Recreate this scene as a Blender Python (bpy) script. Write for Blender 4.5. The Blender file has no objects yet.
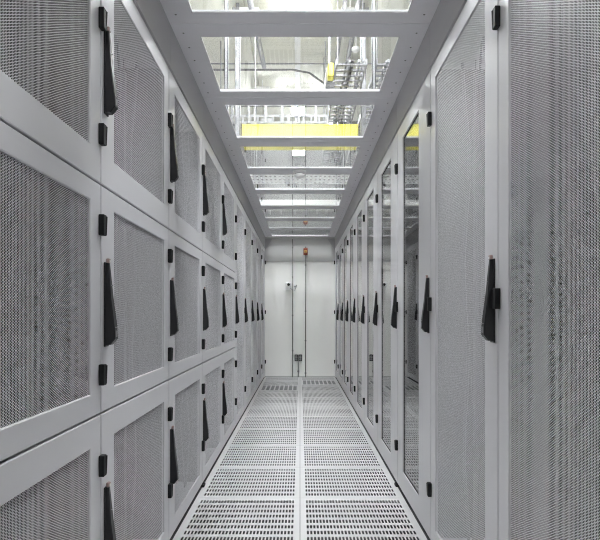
import bpy, math, random
import numpy as np
random.seed(4)
S = bpy.context.scene
COL = S.collection

# ------------------------------------------------------------------ camera
HC = 1.055                       # lens height
cam = bpy.data.cameras.new('camera')
cam.sensor_width = 36.0
cam.lens = 515 / 600 * 36.0
cam.shift_y = 45 / 600
cam.clip_start = 0.05
co = bpy.data.objects.new('camera', cam)
co.location = (0, 0, HC)
co.rotation_euler = (math.pi / 2, 0, 0)
COL.objects.link(co)
S.camera = co

# ------------------------------------------------------------------ world and exposure
w = bpy.data.worlds.new('world'); S.world = w; w.use_nodes = True
w.node_tree.nodes['Background'].inputs[0].default_value = (0.92, 0.95, 1.0, 1)
w.node_tree.nodes['Background'].inputs[1].default_value = 0.5
S.view_settings.view_transform = 'Standard'
S.view_settings.look = 'None'
S.view_settings.gamma = 1
S.view_settings.use_curve_mapping = False
S.view_settings.exposure = 0.40
LAMP = 95.0                      # emission of the hall lamps
try:
    S.cycles.max_bounces = 12
    S.cycles.diffuse_bounces = 6
    S.cycles.transparent_max_bounces = 24
    S.cycles.sample_clamp_indirect = 6
    S.cycles.use_denoising = True
    S.cycles.filter_width = 1.05
    S.cycles.denoising_prefilter = 'NONE'
except Exception:
    pass

# ------------------------------------------------------------------ materials
def mat(name, col, rough=0.5, metal=0.0, noise=0.0, nscale=8, bump=0.0, emit=None, coat=0.0, spec=0.5):
    m = bpy.data.materials.new(name); m.use_nodes = True
    nt = m.node_tree; b = nt.nodes['Principled BSDF']
    b.inputs['Base Color'].default_value = (*col, 1)
    b.inputs['Roughness'].default_value = rough
    b.inputs['Metallic'].default_value = metal
    b.inputs['Specular IOR Level'].default_value = spec
    b.inputs['Coat Weight'].default_value = coat
    b.inputs['Coat Roughness'].default_value = 0.12
    if noise or bump:
        tc = nt.nodes.new('ShaderNodeTexCoord'); n = nt.nodes.new('ShaderNodeTexNoise')
        n.inputs['Scale'].default_value = nscale; n.inputs['Detail'].default_value = 4
        nt.links.new(tc.outputs['Object'], n.inputs['Vector'])
        if noise:
            r = nt.nodes.new('ShaderNodeMapRange')
            r.inputs['To Min'].default_value = 1 - noise; r.inputs['To Max'].default_value = 1 + noise
            nt.links.new(n.outputs['Fac'], r.inputs['Value'])
            v = nt.nodes.new('ShaderNodeVectorMath'); v.operation = 'SCALE'
            v.inputs[0].default_value = col
            nt.links.new(r.outputs['Result'], v.inputs['Scale'])
            nt.links.new(v.outputs[0], b.inputs['Base Color'])
        if bump:
            bp = nt.nodes.new('ShaderNodeBump'); bp.inputs['Strength'].default_value = bump
            bp.inputs['Distance'].default_value = 0.002
            n2 = nt.nodes.new('ShaderNodeTexNoise'); n2.inputs['Scale'].default_value = nscale * 20
            nt.links.new(tc.outputs['Object'], n2.inputs['Vector'])
            nt.links.new(n2.outputs['Fac'], bp.inputs['Height'])
            nt.links.new(bp.outputs['Normal'], b.inputs['Normal'])
    if emit:
        b.inputs['Emission Color'].default_value = (*emit[0], 1)
        b.inputs['Emission Strength'].default_value = emit[1]
    return m

def glass_mat(name, tint, boost=1.0):
    m = bpy.data.materials.new(name); m.use_nodes = True
    nt = m.node_tree; nt.nodes.clear()
    N = nt.nodes.new
    out = N('ShaderNodeOutputMaterial'); mix = N('ShaderNodeMixShader')
    tr = N('ShaderNodeBsdfTransparent'); gl = N('ShaderNodeBsdfGlossy')
    tr.inputs[0].default_value = (*tint, 1)
    gl.inputs['Roughness'].default_value = 0.0
    gl.inputs['Color'].default_value = (1, 1, 1, 1)
    g = N('ShaderNodeNewGeometry'); d = N('ShaderNodeVectorMath'); d.operation = 'DOT_PRODUCT'
    nt.links.new(g.outputs['Normal'], d.inputs[0]); nt.links.new(g.outputs['Incoming'], d.inputs[1])
    def M(op, a, b=None, clamp=False):
        n = N('ShaderNodeMath'); n.operation = op; n.use_clamp = clamp
        for i, x in enumerate((a, b)):
            if x is None: continue
            if isinstance(x, (int, float)): n.inputs[i].default_value = x
            else: nt.links.new(x, n.inputs[i])
        return n.outputs[0]
    c = M('ABSOLUTE', d.outputs['Value'])
    p = M('POWER', M('SUBTRACT', 1.0, c), 5.0)
    f = M('MULTIPLY', M('ADD', M('MULTIPLY', p, 0.96), 0.04), boost, True)
    nt.links.new(f, mix.inputs[0]); nt.links.new(tr.outputs[0], mix.inputs[1]); nt.links.new(gl.outputs[0], mix.inputs[2])
    nt.links.new(mix.outputs[0], out.inputs[0])
    return m

M = dict(
    paint=mat('rack_paint', (0.66, 0.652, 0.675), 0.33, noise=0.02, nscale=3, bump=0.03),
    sheet=mat('perforated_steel', (0.78, 0.772, 0.80), 0.38),
    inner=mat('shaded_cabinet_inside', (0.035, 0.035, 0.038), 0.6),  # near black puts the shade inside the racks into the colour
    rail=mat('mounting_rail_steel', (0.11, 0.11, 0.12), 0.45),
    black=mat('black_plastic', (0.010, 0.010, 0.012), 0.35, noise=0.1, nscale=40),
    blackmat=mat('black_rubber', (0.010, 0.010, 0.011), 0.55, spec=0.25),
    chrome=mat('chrome', (0.7, 0.7, 0.72), 0.15, 1.0),
    red=mat('red_indicator', (0.42, 0.30, 0.28), 0.35),
    tag=mat('white_tag', (0.75, 0.73, 0.72), 0.4),
    roof=mat('roof_frame_paint', (0.81, 0.80, 0.83), 0.40, noise=0.02, nscale=4, bump=0.04),
    fascia=mat('shaded_panel_paint', (0.48, 0.473, 0.49), 0.5, noise=0.02, nscale=4),  # same paint as the roof frames, darkened to carry the side panels' shade
    tile=mat('floor_tile', (0.62, 0.615, 0.623), 0.42, noise=0.03, nscale=12),
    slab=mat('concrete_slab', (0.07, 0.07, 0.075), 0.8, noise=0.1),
    wall=mat('white_wall', (0.95, 0.945, 0.92), 0.6, noise=0.02, nscale=2, bump=0.05),
    hallgrey=mat('grey_hall_wall', (0.07, 0.07, 0.07), 0.6, noise=0.06, nscale=1.5),
    header=mat('header_panel', (0.58, 0.58, 0.575), 0.5, noise=0.02, nscale=2),
    hceil=mat('hall_ceiling', (0.72, 0.715, 0.64), 0.7, noise=0.03, nscale=1.5),
    white=mat('white_plastic', (0.9, 0.9, 0.9), 0.4),
    yellow=mat('yellow_duct', (0.80, 0.73, 0.12), 0.4, noise=0.04, nscale=6),
    galv=mat('galvanised_steel', (0.20, 0.20, 0.21), 0.5, 0.1, noise=0.12, nscale=30),
    lightgalv=mat('light_galvanised', (0.24, 0.24, 0.25), 0.5, 0.1, noise=0.08, nscale=20),
    pipe=mat('grey_pipe', (0.25, 0.25, 0.26), 0.45),
    conduit=mat('conduit_grey', (0.2, 0.2, 0.2), 0.45, 0.2),
    cable=mat('dark_cable', (0.05, 0.05, 0.055), 0.55),
    cable2=mat('grey_cable', (0.28, 0.28, 0.29), 0.5),
    redp=mat('red_beacon', (0.30, 0.06, 0.03), 0.35),
    orange=mat('orange_label', (0.72, 0.45, 0.14), 0.4),
    lamp=mat('lamp_diffuser', (0.9, 0.9, 0.9), 0.5, emit=((0.975, 0.98, 1.0), LAMP)),
    dimlamp=mat('dim_lamp_diffuser', (0.9, 0.9, 0.9), 0.5, emit=((0.975, 0.98, 1.0), LAMP * .12)),
    midlamp=mat('mid_lamp_diffuser', (0.9, 0.9, 0.9), 0.5, emit=((0.975, 0.98, 1.0), LAMP * .5)),
    glass=glass_mat('clear_glass', (0.97, 0.985, 0.98)),
    dglass=glass_mat('door_glass', (0.62, 0.64, 0.65), 1.15),
)

# ------------------------------------------------------------------ mesh helpers
class MB:
    def __init__(s): s.v = []; s.f = []; s.m = []
    def add(s, vs, fs, mi=0):
        o = len(s.v); s.v += [tuple(p) for p in vs]
        s.f += [tuple(o + i for i in f) for f in fs]; s.m += [mi] * len(fs)
    def box(s, x0, x1, y0, y1, z0, z1, mi=0, ch=0.0):
        if x0 > x1: x0, x1 = x1, x0
        if y0 > y1: y0, y1 = y1, y0
        if z0 > z1: z0, z1 = z1, z0
        if ch <= 0:
            v = [(x, y, z) for x in (x0, x1) for y in (y0, y1) for z in (z0, z1)]
            s.add(v, [(0, 1, 3, 2), (4, 6, 7, 5), (0, 4, 5, 1), (2, 3, 7, 6), (0, 2, 6, 4), (1, 5, 7, 3)], mi)
        else:
            c = ch; vs = []; idx = {}
            for i, X in enumerate((x0, x1)):
                for j, Y in enumerate((y0, y1)):
                    for k, Z in enumerate((z0, z1)):
                        dx = c if i == 0 else -c; dy = c if j == 0 else -c; dz = c if k == 0 else -c
                        idx[i, j, k, 'x'] = len(vs); vs.append((X, Y + dy, Z + dz))
                        idx[i, j, k, 'y'] = len(vs); vs.append((X + dx, Y, Z + dz))
                        idx[i, j, k, 'z'] = len(vs); vs.append((X + dx, Y + dy, Z))
            fs = []
            q = [(0, 0), (0, 1), (1, 1), (1, 0)]
            for a in (0, 1):
                fs.append([idx[a, j, k, 'x'] for j, k in q]); fs.append([idx[j, a, k, 'y'] for j, k in q]); fs.append([idx[j, k, a, 'z'] for j, k in q])
            for a in (0, 1):
                for b in (0, 1):
                    fs.append([idx[a, b, 0, 'x'], idx[a, b, 1, 'x'], idx[a, b, 1, 'y'], idx[a, b, 0, 'y']])
                    fs.append([idx[a, 0, b, 'x'], idx[a, 1, b, 'x'], idx[a, 1, b, 'z'], idx[a, 0, b, 'z']])
                    fs.append([idx[0, a, b, 'y'], idx[1, a, b, 'y'], idx[1, a, b, 'z'], idx[0, a, b, 'z']])
            for k in [(a, b, c2) for a in (0, 1) for b in (0, 1) for c2 in (0, 1)]:
                fs.append([idx[(*k, 'x')], idx[(*k, 'y')], idx[(*k, 'z')]])
            s.add(vs, fs, mi)
        return s
    def tube(s, pts, r, n=8, mi=0, caps=True):
        from mathutils import Vector
        P = [Vector(p) for p in pts]; vs = []; fs = []
        for i, p in enumerate(P):
            t = (P[min(i + 1, len(P) - 1)] - P[max(i - 1, 0)]).normalized()
            a = t.orthogonal().normalized() if abs(t.z) < 0.9 else Vector((1, 0, 0))
            a = (a - t * a.dot(t)).normalized(); b = t.cross(a)
            for k in range(n):
                q = 2 * math.pi * k / n
                vs.append(p + (a * math.cos(q) + b * math.sin(q)) * r)
        for i in range(len(P) - 1):
            for k in range(n):
                k2 = (k + 1) % n
                fs.append((i * n + k, i * n + k2, (i + 1) * n + k2, (i + 1) * n + k))
        if caps:
            fs.append(tuple(range(n - 1, -1, -1))); fs.append(tuple((len(P) - 1) * n + k for k in range(n)))
        s.add(vs, fs, mi); return s
    def lathe(s, prof, origin, axis='z', n=20, mi=0):
        vs = []; fs = []
        for (r, h) in prof:
            for k in range(n):
                q = 2 * math.pi * k / n
                if axis == 'z': p = (r * math.cos(q), r * math.sin(q), h)
                elif axis == 'y': p = (r * math.cos(q), h, r * math.sin(q))
                else: p = (h, r * math.cos(q), r * math.sin(q))
                vs.append((p[0] + origin[0], p[1] + origin[1], p[2] + origin[2]))
        for i in range(len(prof) - 1):
            for k in range(n):
                k2 = (k + 1) % n
                fs.append((i * n + k, i * n + k2, (i + 1) * n + k2, (i + 1) * n + k))
        s.add(vs, fs, mi); return s
    def prism(s, poly, a0, a1, axis, mi=0):
        """poly of 2-D points extruded along axis ('x': poly=(y,z); 'y': poly=(x,z))"""
        n = len(poly); vs = []
        for a in (a0, a1):
            for p in poly:
                vs.append((a, p[0], p[1]) if axis == 'x' else ((p[0], a, p[1]) if axis == 'y' else (p[0], p[1], a)))
        fs = [tuple(range(n)), tuple(range(2 * n - 1, n - 1, -1))]
        for i in range(n):
            j = (i + 1) % n; fs.append((i, j, n + j, n + i))
        s.add(vs, fs, mi); return s
    def mesh(s, name, mats, smooth=False):
        me = bpy.data.meshes.new(name)
        me.from_pydata(s.v, [], [tuple(f) for f in s.f])
        for m in (mats if isinstance(mats, (list, tuple)) else [mats]): me.materials.append(m)
        me.polygons.foreach_set('material_index', s.m)
        me.update(); import bmesh
        bm = bmesh.new(); bm.from_mesh(me); bmesh.ops.recalc_face_normals(bm, faces=bm.faces); bm.to_mesh(me); bm.free()
        if smooth:
            try: me.shade_smooth()
            except Exception: pass
        return me
    def build(s, name, mats, parent=None, loc=None, smooth=False):
        return link(name, s.mesh(name, mats, smooth), parent, loc)

def link(name, me, parent=None, loc=None):
    o = bpy.data.objects.new(name, me); COL.objects.link(o)
    if parent: o.parent = parent
    if loc: o.location = loc
    return o

def tag(o, label=None, cat=None, group=None, kind=None):
    if label: o['label'] = label
    if cat: o['category'] = cat
    if group: o['group'] = group
    if kind: o['kind'] = kind
    return o

def thing(name, label, cat, loc=(0, 0, 0), group=None):
    o = bpy.data.objects.new(name, None); COL.objects.link(o); o.location = loc
    return tag(o, label, cat, group)

# ------------------------------------------------------------------ dimensions
AX = 0.597           # half aisle, to the door faces
RW = 0.8             # rack width
Y0 = 1.545           # a seam between two racks
RH = 2.18            # top of doors
RZ = 2.382           # underside of the roof frames
YE = Y0 + 9 * RW + .014     # end wall

# ------------------------------------------------------------------ the hall: floor, walls, ceiling
HX, HY0, HY1, HZ = 4.2, -3.2, 8.765, 4.38
f = MB()
f.box(-HX, HX, HY0, HY1, -0.55, -0.45)
f.box(-HX, -0.6, HY0, HY1, -0.45, -0.001); f.box(0.6, HX, HY0, HY1, -0.45, -0.001)
f.box(-0.6, 0.6, HY0, -2.44, -0.45, -0.001)
floor = tag(f.build('floor', M['slab']), kind='structure')

def perforated_tile(cols, rows, x0, x1, y0, y1, hw, hl, depth, closed=False):
    T = MB(); W = 0.5985; H = 0.5985
    px = (x1 - x0) / cols; py = (y1 - y0) / rows
    # borders
    def q(a, b, c, d): T.add([(a, c, 0), (b, c, 0), (b, d, 0), (a, d, 0)], [(0, 1, 2, 3)])
    q(0.0015, x0, 0.0015, H); q(x1, W, 0.0015, H); q(x0, x1, 0.0015, y0); q(x0, x1, y1, H)
    for i in range(cols):
        for j in range(rows):
            a, b = x0 + i * px, x0 + (i + 1) * px; c, d = y0 + j * py, y0 + (j + 1) * py
            cx, cy = (a + b) / 2, (c + d) / 2
            o = [(a, c, 0), (b, c, 0), (b, d, 0), (a, d, 0)]
            n = [(cx - hw, cy - hl, 0), (cx + hw, cy - hl, 0), (cx + hw, cy + hl, 0), (cx - hw, cy + hl, 0)]
            bt = [(p[0], p[1], -depth) for p in n]
            fs = []
            for k in range(4):
                l = (k + 1) % 4
                fs += [(k, l, 4 + l, 4 + k), (4 + k, 4 + l, 8 + l, 8 + k)]
            T.add(o + n + bt, fs)
            if closed: T.add(bt, [(0, 1, 2, 3)], 1)
    # skirt
    e = [(0.0015, 0.0015), (W, 0.0015), (W, H), (0.0015, H)]
    vs = [(x, y, 0) for x, y in e] + [(x, y, -0.03) for x, y in e]
    T.add(vs, [(k, (k + 1) % 4, 4 + (k + 1) % 4, 4 + k) for k in range(4)])
    me = bpy.data.meshes.new('floor_tile'); me.from_pydata(T.v, [], T.f); me.materials.append(M['tile']); me.materials.append(M['galv'])
    me.polygons.foreach_set('material_index', T.m); me.update()
    return me
tileR = perforated_tile(32, 8, 0.03, 0.565, 0.026, 0.574, 0.0051, 0.0215, 0.003)
tileL = perforated_tile(32, 8, 0.035, 0.57, 0.026, 0.574, 0.0051, 0.0215, 0.003)
wideR = perforated_tile(8, 1, 0.04, 0.56, 0.05, 0.55, 0.024, 0.24, 0.012, True)
for k in range(20 - 1):
    y = -2.43 + 0.6 * k
    for s, me in ((-1, tileL), (1, tileR)):
        use = wideR if (s == -1 and abs(y - 7.17) < .01) or (s == 1 and abs(y - 7.77) < .01) else me
        link('floor_tile', use, floor, (-0.6 if s < 0 else 0.0, y, 0))

tag(MB().box(-HX - .1, -HX, HY0, HY1, -.45, HZ).build('wall_left', M['wall']), kind='structure')
tag(MB().box(HX, HX + .1, HY0, HY1, -.45, HZ).build('wall_right', M['wall']), kind='structure')
tag(MB().box(-HX - .1, HX + .1, HY1 + .05, HY1 + .15, -.45, HZ).build('wall_back', M['hallgrey']), kind='structure')
tag(MB().box(-HX - .1, HX + .1, HY0 - .1, HY0, -.45, HZ).build('wall_front', M['wall']), kind='structure')

ceiling = tag(MB().box(-HX - .1, HX + .1, HY0 - .1, HY1 + .1, HZ + .03, HZ + .1).build('ceiling', M['hceil']), kind='structure')
pm = MB().box(0.004, 1.196, 0.004, 1.796, 0, 0.03, ch=0.003).mesh('ceiling_board', M['hceil'])
for i in range(7):
    for j in range(7):
        link('ceiling_board', pm, ceiling, (-HX + 1.2 * i, HY0 + 1.8 * j, HZ))

# ------------------------------------------------------------------ end wall of the aisle
WE = MB()
WE.box(-1.7, 1.7, YE + .004, YE + .05, -0.001, RZ + .035)
wend = tag(WE.build('wall_end', M['wall']), kind='structure')
MB().box(-0.596, 0.596, YE - .006, YE + .003, 1.965, 2.388, ch=.002).build('header_panel', M['header'], wend)
MB().box(-0.596, 0.596, YE - .02, YE - .0065, 2.345, 2.375, ch=.003).build('header_rail', M['header'], wend)
for s in (-1, 1):
    g = MB().prism([(s * .594, 2.15), (s * .594, 2.344), (s * .47, 2.344)], YE - .022, YE - .007, 'y')
    g.build('corner_gusset', M['fascia'], wend)
MB().box(-0.596, 0.596, YE - .012, YE + .003, 0.0, 0.02).build('bottom_rail', M['header'], wend)

def conduit(x, z0, z1, r, label, clips):
    t = thing('conduit', label, 'pipe', (x, YE, 0))
    MB().tube([(0, -.0225, z0), (0, -.0225, z1)], r, 10).build('pipe', M['conduit'], t, smooth=True)
    for z in clips:
        c = MB(); c.box(-r * 1.6, r * 1.6, -.034, .003, z - .012, z + .012, ch=.003)
        c.build('clip', M['conduit'], t)
    return t
conduit(-0.126, 0.0, 2.343, 0.0075, 'thin grey conduit running the full height of the end wall, left of the sockets', (0.45, 1.05, 1.7, 2.2))
conduit(0.094, 0.0, 2.07, 0.0085, 'thin grey conduit dropping from the red alarm to the floor', (0.07, 0.62, 1.12, 1.9))

b = thing('alarm_beacon', 'small red and orange alarm beacon at the top of the end wall', 'alarm', (0.094, YE - .006, 2.13))
MB().box(-.036, .036, -.03, 0, -.06, .06, ch=.008).build('base', M['redp'], b)
MB().lathe([(0.0, -.062), (.018, -.06), (.026, -.048), (.028, -.03)], (0, 0, 0.0), 'y', 18).build('dome', M['orange'], b, smooth=True)
MB().box(-.012, .012, -.02, -.001, .06, .085).build('cable_entry', M['conduit'], b)

for sx, nm in ((-.065, 'left'), (.005, 'right')):
    t = thing('wall_socket', 'black socket box low on the end wall, %s one of the pair' % nm, 'socket', (sx, YE, .33), 'socket boxes on the end wall')
    MB().box(-.027, .027, -.04, .003, -.055, .055, ch=.005).build('housing', M['blackmat'], t)
    for dz in (-.026, .026):
        m = MB(); m.lathe([(.018, -.0405), (.018, -.046), (.014, -.046), (.012, -.042), (0, -.042)], (0, 0, dz), 'y', 16)
        m.build('outlet', M['cable2' if nm == 'right' else 'pipe'], t)
    MB().box(-.02, .02, -.042, -.0405, -.004, .004).build('label_strip', M['tag'], t)
conduit(-0.03, 0.0, 0.385, 0.009, 'short pale conduit rising from the floor to the two black sockets', (0.1,))

# little camera fitting by the left conduit
t = thing('surveillance_camera', 'small white wall camera with black lens beside the left conduit on the end wall', 'camera', (-.2, YE, 1.54))
MB().box(-.035, .035, -.012, .003, -.05, .05, ch=.003).build('mounting_plate', M['white'], t)
MB().tube([(0, -.012, 0), (0, -.05, 0.0), (.01, -.08, .015)], .008, 8).build('arm', M['blackmat'], t)
c = MB(); c.box(-.03, .045, -.15, -.07, -.01, .045, ch=.006); c.build('camera_body', M['white'], t)
MB().lathe([(0, -.158), (.014, -.157), (.018, -.15), (.018, -.148)], (.008, 0, .017), 'y', 16).build('lens', M['blackmat'], t)
MB().tube([(.03, -.02, -.02), (.05, -.03, -.045), (.085, -.03, -.05), (.10, -.03, -.02), (.11, -.03, .02)], .004, 6).build('cable', M['cable'], t)
t.scale = (1.3, 1.3, 1.3)
t = thing('junction_box', 'tiny white junction box with a black knob right of the left conduit', 'electrical box', (-.085, YE, 1.545))
MB().box(-.022, .022, -.03, .003, -.025, .03, ch=.004).build('box_body', M['white'], t)
MB().lathe([(0, -.042), (.010, -.04), (.011, -.03)], (0, 0, -.004), 'y', 12).build('knob', M['blackmat'], t)

# ------------------------------------------------------------------ perforated sheets (real holes)
def hex_sheet(width, height, p=0.0062, scale=0.735, thick=0.0004):
    R = p / math.sqrt(3)
    nx = int(width / (1.5 * R)) + 1; nz = int(height / p) + 1
    I, J = np.meshgrid(np.arange(nx), np.arange(nz), indexing='ij')
    u = I * 1.5 * R; z = J * p + (I % 2) * p / 2
    u = u.ravel(); z = z.ravel(); n = len(u)
    ang = np.arange(6) * math.pi / 3
    ca, sa = np.cos(ang) * R, np.sin(ang) * R
    V = np.zeros((n, 18, 3), np.float32)
    for k, (sc, x) in enumerate(((1.0, 0.0), (scale, 0.0), (scale, thick))):
        V[:, 6 * k:6 * k + 6, 0] = x
        V[:, 6 * k:6 * k + 6, 1] = u[:, None] + ca * sc
        V[:, 6 * k:6 * k + 6, 2] = z[:, None] + sa * sc
    base = (np.arange(n) * 18)[:, None, None]
    q = []
    for k in range(6):
        l = (k + 1) % 6
        q.append((k, l, 6 + l, 6 + k)); q.append((6 + k, 6 + l, 12 + l, 12 + k))
    F = (base + np.array(q)[None]).reshape(-1, 4)
    me = bpy.data.meshes.new('perforated_panel')
    me.vertices.add(n * 18); me.vertices.foreach_set('co', V.ravel())
    nf = len(F)
    me.loops.add(nf * 4); me.loops.foreach_set('vertex_index', F.ravel().astype(np.int32))
    me.polygons.add(nf); me.polygons.foreach_set('loop_start', np.arange(nf, dtype=np.int32) * 4)
    me.polygons.foreach_set('loop_total', np.full(nf, 4, np.int32))
    me.materials.append(M['sheet']); me.update(calc_edges=True)
    return me
UA, UB = 0.110, 0.722
SH_SMALL = hex_sheet(UB - UA, 0.556)
SH_TALL = hex_sheet(UB - UA, 1.99)

# ------------------------------------------------------------------ shared rack pieces (s = side, -1 left, +1 right)
def body_mesh(s, shelves):
    m = MB(); D = 1.0; t = .018; f0 = .022
    x = lambda v: s * v
    for u0, u1 in ((.0015, t), (RW - t, RW - .0015)):
        m.box(x(f0), x(D), u0, u1, .022, RH - .0)
    m.box(x(f0), x(D), .0015, RW - .0015, RH - .012, RH, 0)
    m.box(x(f0), x(D), t, RW - t, .022, .04, 0)
    m.box(x(D - .015), x(D), t, RW - t, .04, RH - .012, 1)
    for z in shelves: m.box(x(f0), x(D - .015), t, RW - t, z - .008, z + .008, 1)
    for u0, u1 in ((.0015, t), (RW - t, RW - .0015)): m.box(x(f0 - .0012), x(f0), u0, u1, .03, RH - .005, 2)
    # dark sheets over the inner sides, holding the cabinet shade in their colour
    for u0, u1 in ((t, t + .002), (RW - t - .002, RW - t)):
        m.box(x(f0), x(D - .02), u0, u1, .045, RH - .012, 1)
    return m.mesh('cabinet_body', [M['paint'], M['inner'], M['blackmat']])
def plinth_mesh(s):
    return MB().box(s * .035, s * .98, .002, RW - .002, 0.0, .022).mesh('plinth', M['blackmat'])  # black colour stands in for the shadow line under the doors
def door_frame(s, z0, z1, ua, ub, wa, wb, name='door', gasket=False):
    """z0..z1 outer, wa..wb opening"""
    m = MB(); g = .003
    a, b, c, d = g, RW - g, z0, z1
    T = .02; ch = .0025
    def ring(o, n, xo, xn):
        P = [(s * xo, o[0], o[2]), (s * xo, o[1], o[2]), (s * xo, o[1], o[3]), (s * xo, o[0], o[3]),
             (s * xn, n[0], n[2]), (s * xn, n[1], n[2]), (s * xn, n[1], n[3]), (s * xn, n[0], n[3])]
        m.add(P, [(k, (k + 1) % 4, 4 + (k + 1) % 4, 4 + k) for k in range(4)])
    O = (a, b, c, d); Oc = (a + ch, b - ch, c + ch, d - ch)
    I = (ua, ub, wa, wb); Ic = (ua - ch, ub + ch, wa - ch, wb + ch)
    ring(O, O, T, ch); ring(O, Oc, ch, 0); ring(Oc, Ic, 0, 0); ring(Ic, I, 0, ch); 
    if gasket:
        ring(I, I, ch, T); ring(I, O, T, T)
    else:                                    # shallow lip holding the sheet, folded flange behind
        F = (ua - .03, ub + .03, wa - .02, wb + .02)
        ring(I, I, ch, .0068); ring(I, F, .0068, .0068); ring(F, F, .0068, T); ring(F, O, T, T)
    if gasket:
        w = .004
        for (u0, u1, q0, q1) in ((ua, ua + w, wa, wb), (ub - w, ub, wa, wb), (ua, ub, wa, wa + w), (ua, ub, wb - w, wb)):
            m.box(s * .006, s * .016, u0, u1, q0, q1, 1)
    me = m.mesh(name, [M['paint'], M['blackmat']])
    return me
def hinge_mesh(s, h=.062):
    m = MB()
    m.box(s * -.0165, s * -.0002, -.0205, .003, -h / 2, h / 2, 0, ch=.0015)
    m.tube([(s * -.0135, .002, -h / 2 + .004), (s * -.0155, .002, h / 2 - .004)], .0036, 8)
    return m.mesh('hinge', M['blackmat'])
def handle_mesh(s, H=.25):
    """swing handle; origin at middle of height, near edge; grows away from the door downwards"""
    m = MB(); t = H / 2
    # escutcheon plate on the door
    m.box(s * -.005, s * .0, .0, .030, -t - .006, t + .002, 0, ch=.0015)
    # grip: cross sections from top to bottom (z, u0, u1, protrusion)
    sec = [(t, .007, .022, .012), (t - .03, .005, .024, .015), (0.02, .002, .028, .021),
           (-t + .075, .001, .030, .030), (-t + .05, .001, .0305, .0325), (-t + .018, .001, .0305, .034), (-t, .003, .029, .019)]
    vs = []
    for (z, a, b, p) in sec:
        c = .003
        vs += [(s * -.005, a, z), (s * -(p - c), a, z), (s * -p, a + c, z), (s * -p, b - c, z), (s * -(p - c), b, z), (s * -.005, b, z)]
    fs = []
    for i in range(len(sec) - 1):
        for k in range(6):
            l = (k + 1) % 6; fs.append((6 * i + k, 6 * i + l, 6 * i + 6 + l, 6 * i + 6 + k))
    fs.append(tuple(range(6))); fs.append(tuple(6 * (len(sec) - 1) + k for k in range(6)))
    m.add(vs, fs, 0)
    # crease and release catch
    m.box(s * -.0332, s * -.02, .006, .025, -t + .0515, -t + .0545, 3)
    m.box(s * -.0345, s * -.032, .010, .022, -t + .024, -t + .043, 3)
    m.box(s * -.0215, s * -.016, .011, .019, .055, .058, 1)
    # coloured lock window at the top
    m.box(s * -.014, s * -.004, .008, .023, t, t + .014, 2, ch=.002)
    m.box(s * -.015, s * -.0135, .0105, .0205, t + .002, t + .009, 4)
    return m.mesh('handle', [M['black'], M['chrome'], M['red'], M['pipe'], M['tag']])
def rail_mesh(s):
    m = MB()
    z = .06
    m.box(s * .175, s * .179, 0, .035, .06, RH - .05)
    m.box(s * .179, s * .21, 0, .004, .06, RH - .05)
    return m.mesh('mounting_rail', [M['rail'], M['blackmat']])
def cables_mesh(s, seed):
    rnd = random.Random(seed); m = MB()
    for k in range(11):
        u = rnd.uniform(.09, .7); v = rnd.uniform(.05, .14); r = rnd.uniform(.003, .008)
        pts = []; n = 12
        for i in range(n + 1):
            pts.append((s * (v + .012 * math.sin(i * 1.3 + k)), u + .012 * math.sin(i * .9 + k * 2), .08 + (RH - .16) * i / n))
        m.tube(pts, r, 5, mi=rnd.choice((0, 1, 1)))
    return m.mesh('cable_bundle', [M['cable'], M['rail']])
def servers_mesh(s, seed):
    rnd = random.Random(seed); m = MB(); z = .12
    while z < RH - .25:
        h = rnd.choice((.0445, .089, .089, .178))
        if rnd.random() < .7:
            m.box(s * .24, s * .8, .10, .70, z + .002, z + h - .002, 0)
            m.box(s * .235, s * .24, .14, .5, z + .01, z + h - .012, 1)
        z += h
    return m.mesh('server_unit', [M['inner'], M['blackmat']])
def foot_mesh(s):
    m = MB(); m.box(s * -.012, s * .034, .0015, .045, 0.0, .018, ch=.004)
    m.lathe([(.009, 0.018), (.009, .024), (0, .024)], (s * .0, .02, 0), 'z', 10)
    return m.mesh('levelling_foot', M['blackmat'])

R1, R2 = .759, 1.447        # seams between the stacked doors
ROWS = [(.024, R1 - .003, .100, .672), (R1 + .003, R2 - .003, .827, 1.385), (R2 + .003, RH, 1.545, 2.105)]
ROWN = ['bottom', 'middle', 'top']
P = {}
for s in (-1, 1):
    P[s] = dict(
        body=body_mesh(s, []), plinth=plinth_mesh(s), hinge=hinge_mesh(s), handle=handle_mesh(s), rail=rail_mesh(s),
        cables=[cables_mesh(s, 3 + i) for i in range(3)], servers=[servers_mesh(s, 11 + i) for i in range(3)], foot=foot_mesh(s),
        tall=door_frame(s, .024, RH, UA, UB, .100, 2.105))
P[-1]['body3'] = body_mesh(-1, [R1, R2])
P[-1]['rows'] = [door_frame(-1, a, b, UA, UB, c, d) for a, b, c, d in ROWS]
GU, GV, GZ0, GZ1 = .24, .645, .14, 2.085
P[1]['glass'] = door_frame(1, .024, RH, GU, GV, GZ0, GZ1, 'glazed_door', gasket=True)
GPANE = MB().box(.0085, .0135, GU + .001, GV - .001, GZ0 + .001, GZ1 - .001).mesh('glass_pane', M['dglass'])

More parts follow.
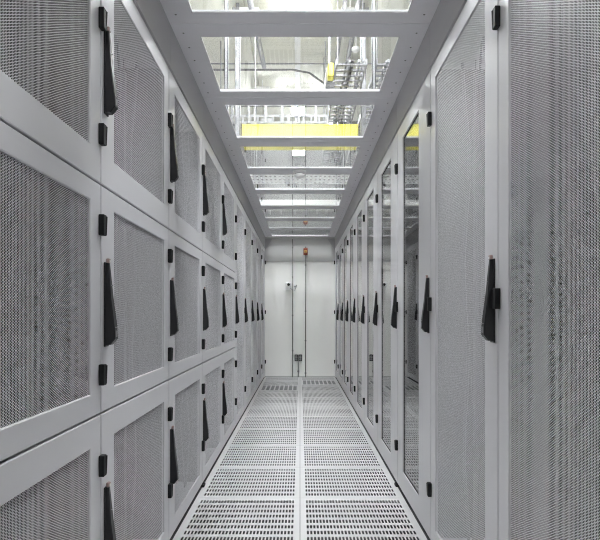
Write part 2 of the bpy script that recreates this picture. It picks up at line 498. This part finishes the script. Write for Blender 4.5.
def rack(s, idx, kind, label, group):
    y = Y0 + idx * RW + (0.008 if s > 0 else 0)
    t = thing('server_rack', label, 'server rack', (s * AX, y, 0), group)
    p = P[s]
    link('cabinet_body', p['body3'] if kind == 'tri' else p['body'], t)
    link('plinth', p['plinth'], t)
    link('mounting_rail', p['rail'], t, (0, .055, 0)); link('mounting_rail', p['rail'], t, (0, .71, 0))
    if kind != 'glass':
        tag(link('cable_bundle', p['cables'][idx % 3], t), kind='stuff')
    link('server_unit', p['servers'][idx % 3], t)
    if kind == 'tri':
        for r, (a, b, c, d) in enumerate(ROWS):
            dr = link('door', p['rows'][r], t)
            sh = link('perforated_panel', SH_SMALL, dr, (s * .005, UA, c)); sh.scale = (1, 1, (d - c) / .556)
            hz = {0: .403, 1: 1.089, 2: 1.799}[r]
            link('handle', p['handle'], dr, (0, .021, hz))
            for z in {0: (.606, .258), 1: (1.323, .877), 2: (1.938, 1.593)}[r]:
                link('hinge', p['hinge'], t, (0, RW, z))
    else:
        if kind == 'mesh':
            dr = link('door', p['tall'], t)
            sh = link('perforated_panel', SH_TALL, dr, (s * .005, UA, .100)); sh.scale = (1, 1, 2.005 / 1.99)
        else:
            dr = link('glazed_door', p['glass'], t)
            link('glass_pane', GPANE, dr)
        link('handle', p['handle'], dr, (0, .021, 1.101))
        for z in (1.946, 1.104, .261):
            link('hinge', p['hinge'], t, (0, RW, z))
    if idx == 2: link('levelling_foot', p['foot'], t)
    return t

ordn = ['nearest the camera', 'second from the camera', 'third from the camera', 'fourth from the camera', 'fifth from the camera']
rack(-1, -2, 'tri', 'grey rack with three stacked perforated doors, just behind the left edge of the picture', 'left racks with three stacked doors')
for i in range(-1, 4):
    rack(-1, i, 'tri', 'grey rack with three stacked perforated doors on the left, %s' % ordn[i + 1], 'left racks with three stacked doors')
ordl = ['first one beyond the three-door racks', 'second one beyond the three-door racks', 'middle one of the five tall ones', 'last but one before the end wall', 'touching the end wall']
for i in range(4, 9):
    rack(-1, i, 'mesh', 'tall narrow-looking single-door grey rack on the left, ' + ordl[i - 4], 'left racks with one tall door')
rack(1, -2, 'mesh', 'grey rack with one tall perforated door, just behind the right edge of the picture', 'right racks with tall perforated doors')
rack(1, -1, 'mesh', 'grey rack with one tall perforated door cut by the right picture edge', 'right racks with tall perforated doors')
rack(1, 0, 'mesh', 'grey rack with tall perforated door and large black handle, right of the first glass door', 'right racks with tall perforated doors')
ordr = ['next to the perforated-door rack', 'second from the perforated-door rack', 'third from the perforated-door rack', 'fourth from the perforated-door rack',
        'fourth from the end wall', 'third from the end wall', 'second from the end wall', 'touching the end wall']
for i in range(1, 9):
    rack(1, i, 'glass', 'grey rack with narrow reflecting glass door on the right, ' + ordr[i - 1], 'right racks with glass doors')

# ------------------------------------------------------------------ glazed roof over the aisle
OX, OA, OB = .476, .112, .72
def roof_frame():
    m = MB(); T = .016; a, b = .0012, RW - .0012; X = AX - .004
    def ring(o, n, zo, zn, mi=0):
        Pp = [(o[0], o[2], zo), (o[1], o[2], zo), (o[1], o[3], zo), (o[0], o[3], zo), (n[0], n[2], zn), (n[1], n[2], zn), (n[1], n[3], zn), (n[0], n[3], zn)]
        m.add(Pp, [(k, (k + 1) % 4, 4 + (k + 1) % 4, 4 + k) for k in range(4)], mi)
    O = (-X, X, a, b); I = (-OX, OX, OA, OB); Oc = (-X + .0015, X - .0015, a + .0015, b - .0015)
    ring(O, O, T, .0015); ring(O, Oc, .0015, 0); ring(Oc, I, 0, 0); ring(I, I, 0, T); ring(I, O, T, T)
    return m.mesh('roof_frame', M['roof'])
RF = roof_frame()
RG = MB().box(-OX + .001, OX - .001, OA + .001, OB - .001, .007, .012).mesh('glass_pane', M['glass'])
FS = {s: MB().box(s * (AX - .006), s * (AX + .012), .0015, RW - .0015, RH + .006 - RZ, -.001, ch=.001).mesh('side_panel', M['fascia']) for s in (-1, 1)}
EDG = MB()
for (x0, x1, y0, y1) in ((-OX, -OX + .004, OA, OB), (OX - .004, OX, OA, OB), (-OX, OX, OA, OA + .004), (-OX, OX, OB - .004, OB)):
    EDG.box(x0, x1, y0, y1, .001, .006)
EDG = EDG.mesh('glazing_bead', M['fascia'])
SC = MB().lathe([(0, -.002), (.0035, -.0018), (.005, 0.0), (.005, .001)], (0, 0, 0), 'z', 10).mesh('screw', M['pipe'])
rn = ['just behind the camera', 'above the camera', 'nearest in view', 'second in view, with a bare frame towards the camera', 'third in view, under the yellow duct',
      'fourth in view', 'fifth in view, beyond the smoke detector', 'sixth in view', 'seventh in view', 'last but one before the end wall', 'meeting the end wall']
for k in range(11):
    i = k - 2
    t = thing('roof_panel', 'grey framed glass roof panel over the aisle, ' + rn[k].replace('second in view, with a bare frame towards the camera', 'second in view'), 'roof panel',
              (0, Y0 + i * RW, RZ), 'glazed roof panels over the aisle')
    link('roof_frame', RF, t); link('glass_pane', RG, t); link('glazing_bead', EDG, t)
    for s in (-1, 1):
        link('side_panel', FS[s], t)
        for u in (.06, .19, .32, .45, .58, .71): link('screw', SC, t, (s * .549, u + .02, 0))

t = thing('smoke_detector', 'round white smoke detector under the roof frame in mid-aisle', 'smoke detector', (-.005, Y0 + 4 * RW, RZ))
MB().lathe([(.058, 0), (.06, -.012), (.056, -.022), (.046, -.026)], (0, 0, 0), 'z', 28).build('base', M['white'], t, smooth=True)
MB().lathe([(.044, -.026), (.043, -.032), (.040, -.040)], (0, 0, 0), 'z', 28).build('grille', M['galv'], t, smooth=True)
MB().lathe([(.048, -.033), (.046, -.050), (.026, -.062), (0, -.066)], (0, 0, 0), 'z', 28).build('dome', M['white'], t, smooth=True)

# ------------------------------------------------------------------ hall above the roof
def lamp(x, y1, label, L=.6, up=3.12, mt='lamp'):
    t = thing('hall_lamp', label, 'lamp', (x, y1 - L / 2, HC + up), 'box lamps under the hall ceiling')
    MB().box(-.098, .098, -L / 2 + .002, L / 2 - .002, 0, .014).build('diffuser', M[mt], t)
    MB().box(-.104, .104, -L / 2 - .004, L / 2 + .004, .0145, .09, ch=.005).build('lamp_housing', M['white'], t)
    for y in (-L / 3, L / 3):
        MB().tube([(0, y, .09), (0, y, HZ - HC - up - (.092 if abs(x) < .1 else .001))], .006, 6).build('hanger', M['white'], t)
for y1, l in ((5.35, 'glaring box lamp seen at the top edge of the picture'), (8.1, 'bright box lamp seen above the yellow duct'), 
              (2.7, 'box lamp over the nearest racks, hidden by the roof'), (.1, 'box lamp above the camera')):
    lamp(-.03, y1, l)
lamp(-.022, 8.7, 'small box lamp seen just below the yellow duct', L=.3, up=2.69, mt='dimlamp')
k = 0
for x in (-.53, .53):  # side rows added to light rack tops and end wall, kept out of view
    for y1, w, L in ((2.3, 'nearest', .6), (4.7, 'second', .6), (5.72, 'third', .35), (7.61, 'fourth', .38), (8.745, 'farthest', .34)):
        lamp(x, y1, L=L, mt='midlamp' if w == 'farthest' else 'lamp', label='added box lamp above the %s racks, %s one of five' % ('left' if x < 0 else 'right', w))

tag(MB().box(-.065, .005, 0, 8.7, HZ - .09, HZ - .001, ch=.004).build('cable_trunking', M['white']), 'long white trunking along the hall ceiling over the aisle', 'trunking')

# strut posts
def post(x, y, w, label):
    t = thing('hanger_post', label, 'post', (x, y, 0), 'suspension posts above the racks')
    d = w
    m = MB(); z0, z1 = RH + .022, HZ - .1
    m.box(-w / 2, w / 2, -d / 2, -d / 2 + .006, z0, z1); m.box(-w / 2, -w / 2 + .006, -d / 2, d / 2, z0, z1); m.box(w / 2 - .006, w / 2, -d / 2, d / 2, z0, z1)
    m.build('channel', M['galv'] if w < .05 else M['lightgalv'], t)
    MB().box(-w, w, -w, w, z1, z1 + .03, ch=.004).build('head_plate', M['pipe'], t)
    MB().box(-w * .9, w * .9, -w * .9, w * .9, z0, z0 + .012, ch=.002).build('foot_plate', M['galv'], t)
    MB().box(-w * .3, w * .3, -w * .3, w * .3, z1 + .03, HZ).build('stem', M['galv'], t)
    return t
post(-.665, 5.5, .055, 'pale upright post left of the yellow duct')
post(.675, 5.5, .055, 'pale upright post right of the yellow duct')
post(-.70, 4.9, .035, 'thin upright post on the left, nearer than the yellow duct')
post(.70, 4.9, .035, 'thin upright post on the right, nearer than the yellow duct')

# yellow fibre duct
t = thing('yellow_duct', 'wide yellow cable duct crossing above the glass roof', 'cable duct', (0, 5.65, HC + 1.89))
m = MB()
m.box(-.635, .64, 0, .26, 0, .006); m.box(-.635, .64, 0, .006, 0, .20); m.box(-.635, .64, .254, .26, 0, .20)
m.build('channel', M['yellow'], t)
for x in (-.5, .322):
    MB().tube([(x, .13, .006), (x, .13, HZ - HC - 1.89)], .006, 6).build('hanger', M['galv'], t)
m = MB(); m.box(-.638, .643, -.004, .0, .188, .202, ch=.001); m.build('lip', M['yellow'], t)
for x in (-.2, .22):
    MB().box(x - .03, x + .03, -.007, -.0002, .0, .19, ch=.002).build('coupler', M['yellow'], t)
t2 = thing('yellow_duct', 'short yellow duct end beside the cable ladder on the right', 'cable duct', (.294, 4.88, HC + 2.265))
m = MB(); m.box(-.028, .028, 0, .10, 0, .005); m.box(-.028, -.023, 0, .10, 0, .125); m.box(.023, .028, 0, .10, 0, .125); m.box(-.028, .028, 0, .005, 0, .125)
m.build('channel', M['yellow'], t2)
MB().prism([(0.101, .125), (.101, -.01), (.30, -.06), (.40, .02), (.40, .125)], -.045, .04, 'x').build('end_fitting', M['pipe'], t2)
MB().tube([(0, .2, .125), (0, .2, HZ - HC - 2.265)], .006, 6).build('hanger', M['galv'], t2)

def ladder(x0, x1, y0, y1, z, along, label, rh=.06, cables=0, seed=1, step=.28, rungw=.03, struts=0):
    t = thing('cable_ladder', label, 'cable ladder', ((x0 + x1) / 2, (y0 + y1) / 2, z), 'cable ladders and trays above the roof')
    X, Y = (x1 - x0) / 2, (y1 - y0) / 2
    rnd = random.Random(seed)
    if along == 'y':
        for a in (-X, X): MB().box(a - .008, a + .008, -Y, Y, 0, rh, ch=.002).build('side_rail', M['galv'], t)
        n = int(2 * Y / step)
        rm = MB().box(-X + .008, X - .008, -rungw / 2, rungw / 2, .005, .02).mesh('rung', M['galv'])
        for i in range(n + 1): link('rung', rm, t, (0, -Y + .03 + i * (2 * Y - .06) / n, 0))
        if cables:
            m = MB()
            for c in range(cables):
                a = rnd.uniform(-X + .03, X - .03); zz = .03 + rnd.random() * .03
                m.tube([(a + .015 * math.sin(i * .8 + c), -Y + 2 * Y * i / 10, zz) for i in range(11)], rnd.uniform(.006, .013), 6, mi=rnd.choice((0, 1)))
            tag(m.build('cable_bundle', [M['cable'], M['cable2']], t), kind='stuff')
    else:
        for a in (-Y, Y):
            q = MB(); q.box(-X, X, a - .006, a + .006, rh - .03, rh); q.box(-X, X, a - .008, a + .008, 0, .03)
            nn = int(2 * X / .09)
            for i in range(nn + 1):
                xx = -X + .01 + (2 * X - .02) * i / nn
                q.box(xx - .012, xx + .012, a - .005, a + .005, .03, rh - .03)
            q.build('side_rail', M['galv'], t)
        if struts:
            MB().box(-X, X, -Y - .03, -Y + .01, .205, .26, ch=.003).build('support_channel', M['galv'], t)
        n = int(2 * X / step)
        rm = MB().box(-rungw / 2, rungw / 2, -Y + .008, Y - .008, .005, .02).mesh('rung', M['galv'])
        for i in range(n + 1): link('rung', rm, t, (-X + .03 + i * (2 * X - .06) / n, 0, 0))
        if cables:
            m = MB()
            for c in range(cables):
                a = rnd.uniform(-Y + .03, Y - .03); zz = .03 + rnd.random() * .03
                m.tube([(-X + 2 * X * i / 10, a + .015 * math.sin(i * .8 + c), zz) for i in range(11)], rnd.uniform(.006, .013), 6, mi=rnd.choice((0, 1)))
            tag(m.build('cable_bundle', [M['cable'], M['cable2']], t), kind='stuff')
    for k in range(struts):
        a = -X + .16 + k * (2 * X - .3) / (struts - 1)
        MB().box(a - .015, a + .015, -Y - .03, -Y - .009, .0, .205, ch=.002).build('strut', M['lightgalv'], t)
    for a in (-X + .02, X - .02):
        for b2 in (-Y + .15, Y - .15) if along == 'y' else (-Y, Y):
            MB().tube([(a, b2, rh), (a, b2, HZ - z)], .006, 6).build('hanger', M['galv'], t)
    return t
ladder(.35, .635, 4.9, 8.2, HC + 2.38, 'y', 'cable ladder with dark cables running lengthwise between the yellow duct end and the right post', cables=9, seed=2, step=.11)
ladder(.735, 1.1, 4.9, 8.2, HC + 2.38, 'y', 'cable ladder running lengthwise beyond the right post', cables=9, seed=3, step=.11)
ladder(-.98, .33, 6.25, 6.65, HC + 2.32, 'x', 'grey cable ladder crossing just behind the yellow duct', cables=7, seed=5, step=.10, struts=6, rh=.11)

def tray(y0, y1, z, label, x0=-.9, x1=.9):
    t = thing('cable_tray', label, 'cable tray', (0, y0, z), 'cable ladders and trays above the roof')
    D = y1 - y0; m = MB(); n = 28; W = x1 - x0; rows = 3
    for i in range(n):
        for j in range(rows):
            a, b_ = x0 + W * i / n, x0 + W * (i + 1) / n; c, d = D * j / rows, D * (j + 1) / rows
            cx, cy = (a + b_) / 2, (c + d) / 2; hw, hl = .014, .03
            o = [(a, c, 0), (b_, c, 0), (b_, d, 0), (a, d, 0)]
            q = [(cx - hw, cy - hl, 0), (cx + hw, cy - hl, 0), (cx + hw, cy + hl, 0), (cx - hw, cy + hl, 0)]
            m.add(o + q, [(k, (k + 1) % 4, 4 + (k + 1) % 4, 4 + k) for k in range(4)])
    m.build('perforated_base', M['white'], t)
    for a in (0, D): MB().box(x0, x1, a - .002, a + .002, 0, .06).build('side_rail', M['lightgalv'], t)
    for x in (-.685, 0.685):
        MB().tube([(x, D + .01, .0), (x, D + .01, HZ - z)], .007, 6).build('hanger', M['galv'], t)
tray(7.2, 7.72, HC + 1.96, 'pale perforated cable tray crossing above the far end of the aisle')
t = thing('trunking_beam', 'bright plain trunking crossing close to the hall end wall', 'trunking', (0, 8.2, HC + 1.735))
MB().box(-.82, .82, 0, .1, 0, .10, ch=.004).build('trunking_body', M['white'], t)
MB().box(-.82, .82, -.004, -.0002, .07, .098, ch=.001).build('cover_lip', M['white'], t)
for x in (-.7, .7): MB().tube([(x, .05, .1), (x, .05, HZ - HC - 1.735)], .007, 6).build('hanger', M['galv'], t)
for i, x in enumerate((-.52, -.33, -.09, .10, .29, .45)):
    t = thing('wall_bracket', 'small dark bracket on the hall end wall above the aisle, %s from the left' % ('first', 'second', 'third', 'fourth', 'fifth', 'sixth')[i], 'bracket', (x, HY1 + .05, HC + 1.74), 'brackets on the hall end wall')
    MB().box(-.02, .02, -.05, .003, -.03, .05, ch=.003).build('bracket_plate', M['pipe'], t)
    MB().box(-.012, .012, -.10, -.0505, -.03, -.015, ch=.002).build('bracket_arm', M['pipe'], t)

# pipes under the hall ceiling
def pipe(pts, r, label, m='pipe', nm='ceiling_pipe'):
    o = MB().tube(pts, r, 8).build(nm, M[m], smooth=True)
    return tag(o, label, 'pipe', 'pipes under the hall ceiling')
ZP = HC + 3.2
pipe([(-1.5, 6.72, ZP), (-.1, 6.72, ZP), (.12, 6.72, ZP - .04), (.40, 6.72, ZP - .24)], .014, 'thin sprinkler pipe crossing the hall ceiling and bending down to the right', 'conduit')
pipe([(-1.5, 6.62, ZP + .03), (1.8, 6.62, ZP + .03)], .010, 'thinnest straight pipe crossing the hall ceiling behind the long trunking', 'cable2')
pipe([(.46, 3.0, ZP), (.46, 8.78, ZP)], .022, 'dark pipe running lengthwise along the hall ceiling, nearer the trunking')
pipe([(.60, 3.0, ZP), (.60, 8.78, ZP)], .03, 'dark pipe running lengthwise along the hall ceiling, farther right')
pipe([(-.50, 4.9, ZP - .1), (-.46, 6.6, ZP - .02)], .03, 'slanting grey pipe above the left posts', 'cable2')
t = thing('ceiling_sensor', 'round pale sensor under the hall ceiling right of the dark pipes', 'sensor', (.66, 6.1, HC + 3.14))
MB().lathe([(0, -.02), (.035, -.018), (.05, 0), (.05, .02)], (0, 0, 0), 'z', 20).build('sensor_head', M['white'], t, smooth=True)
MB().tube([(0, 0, .02), (0, 0, HZ - HC - 3.14)], .012, 8).build('stem', M['white'], t)
print('tris', sum(len(m.loops) - 2 * len(m.polygons) for m in bpy.data.meshes))
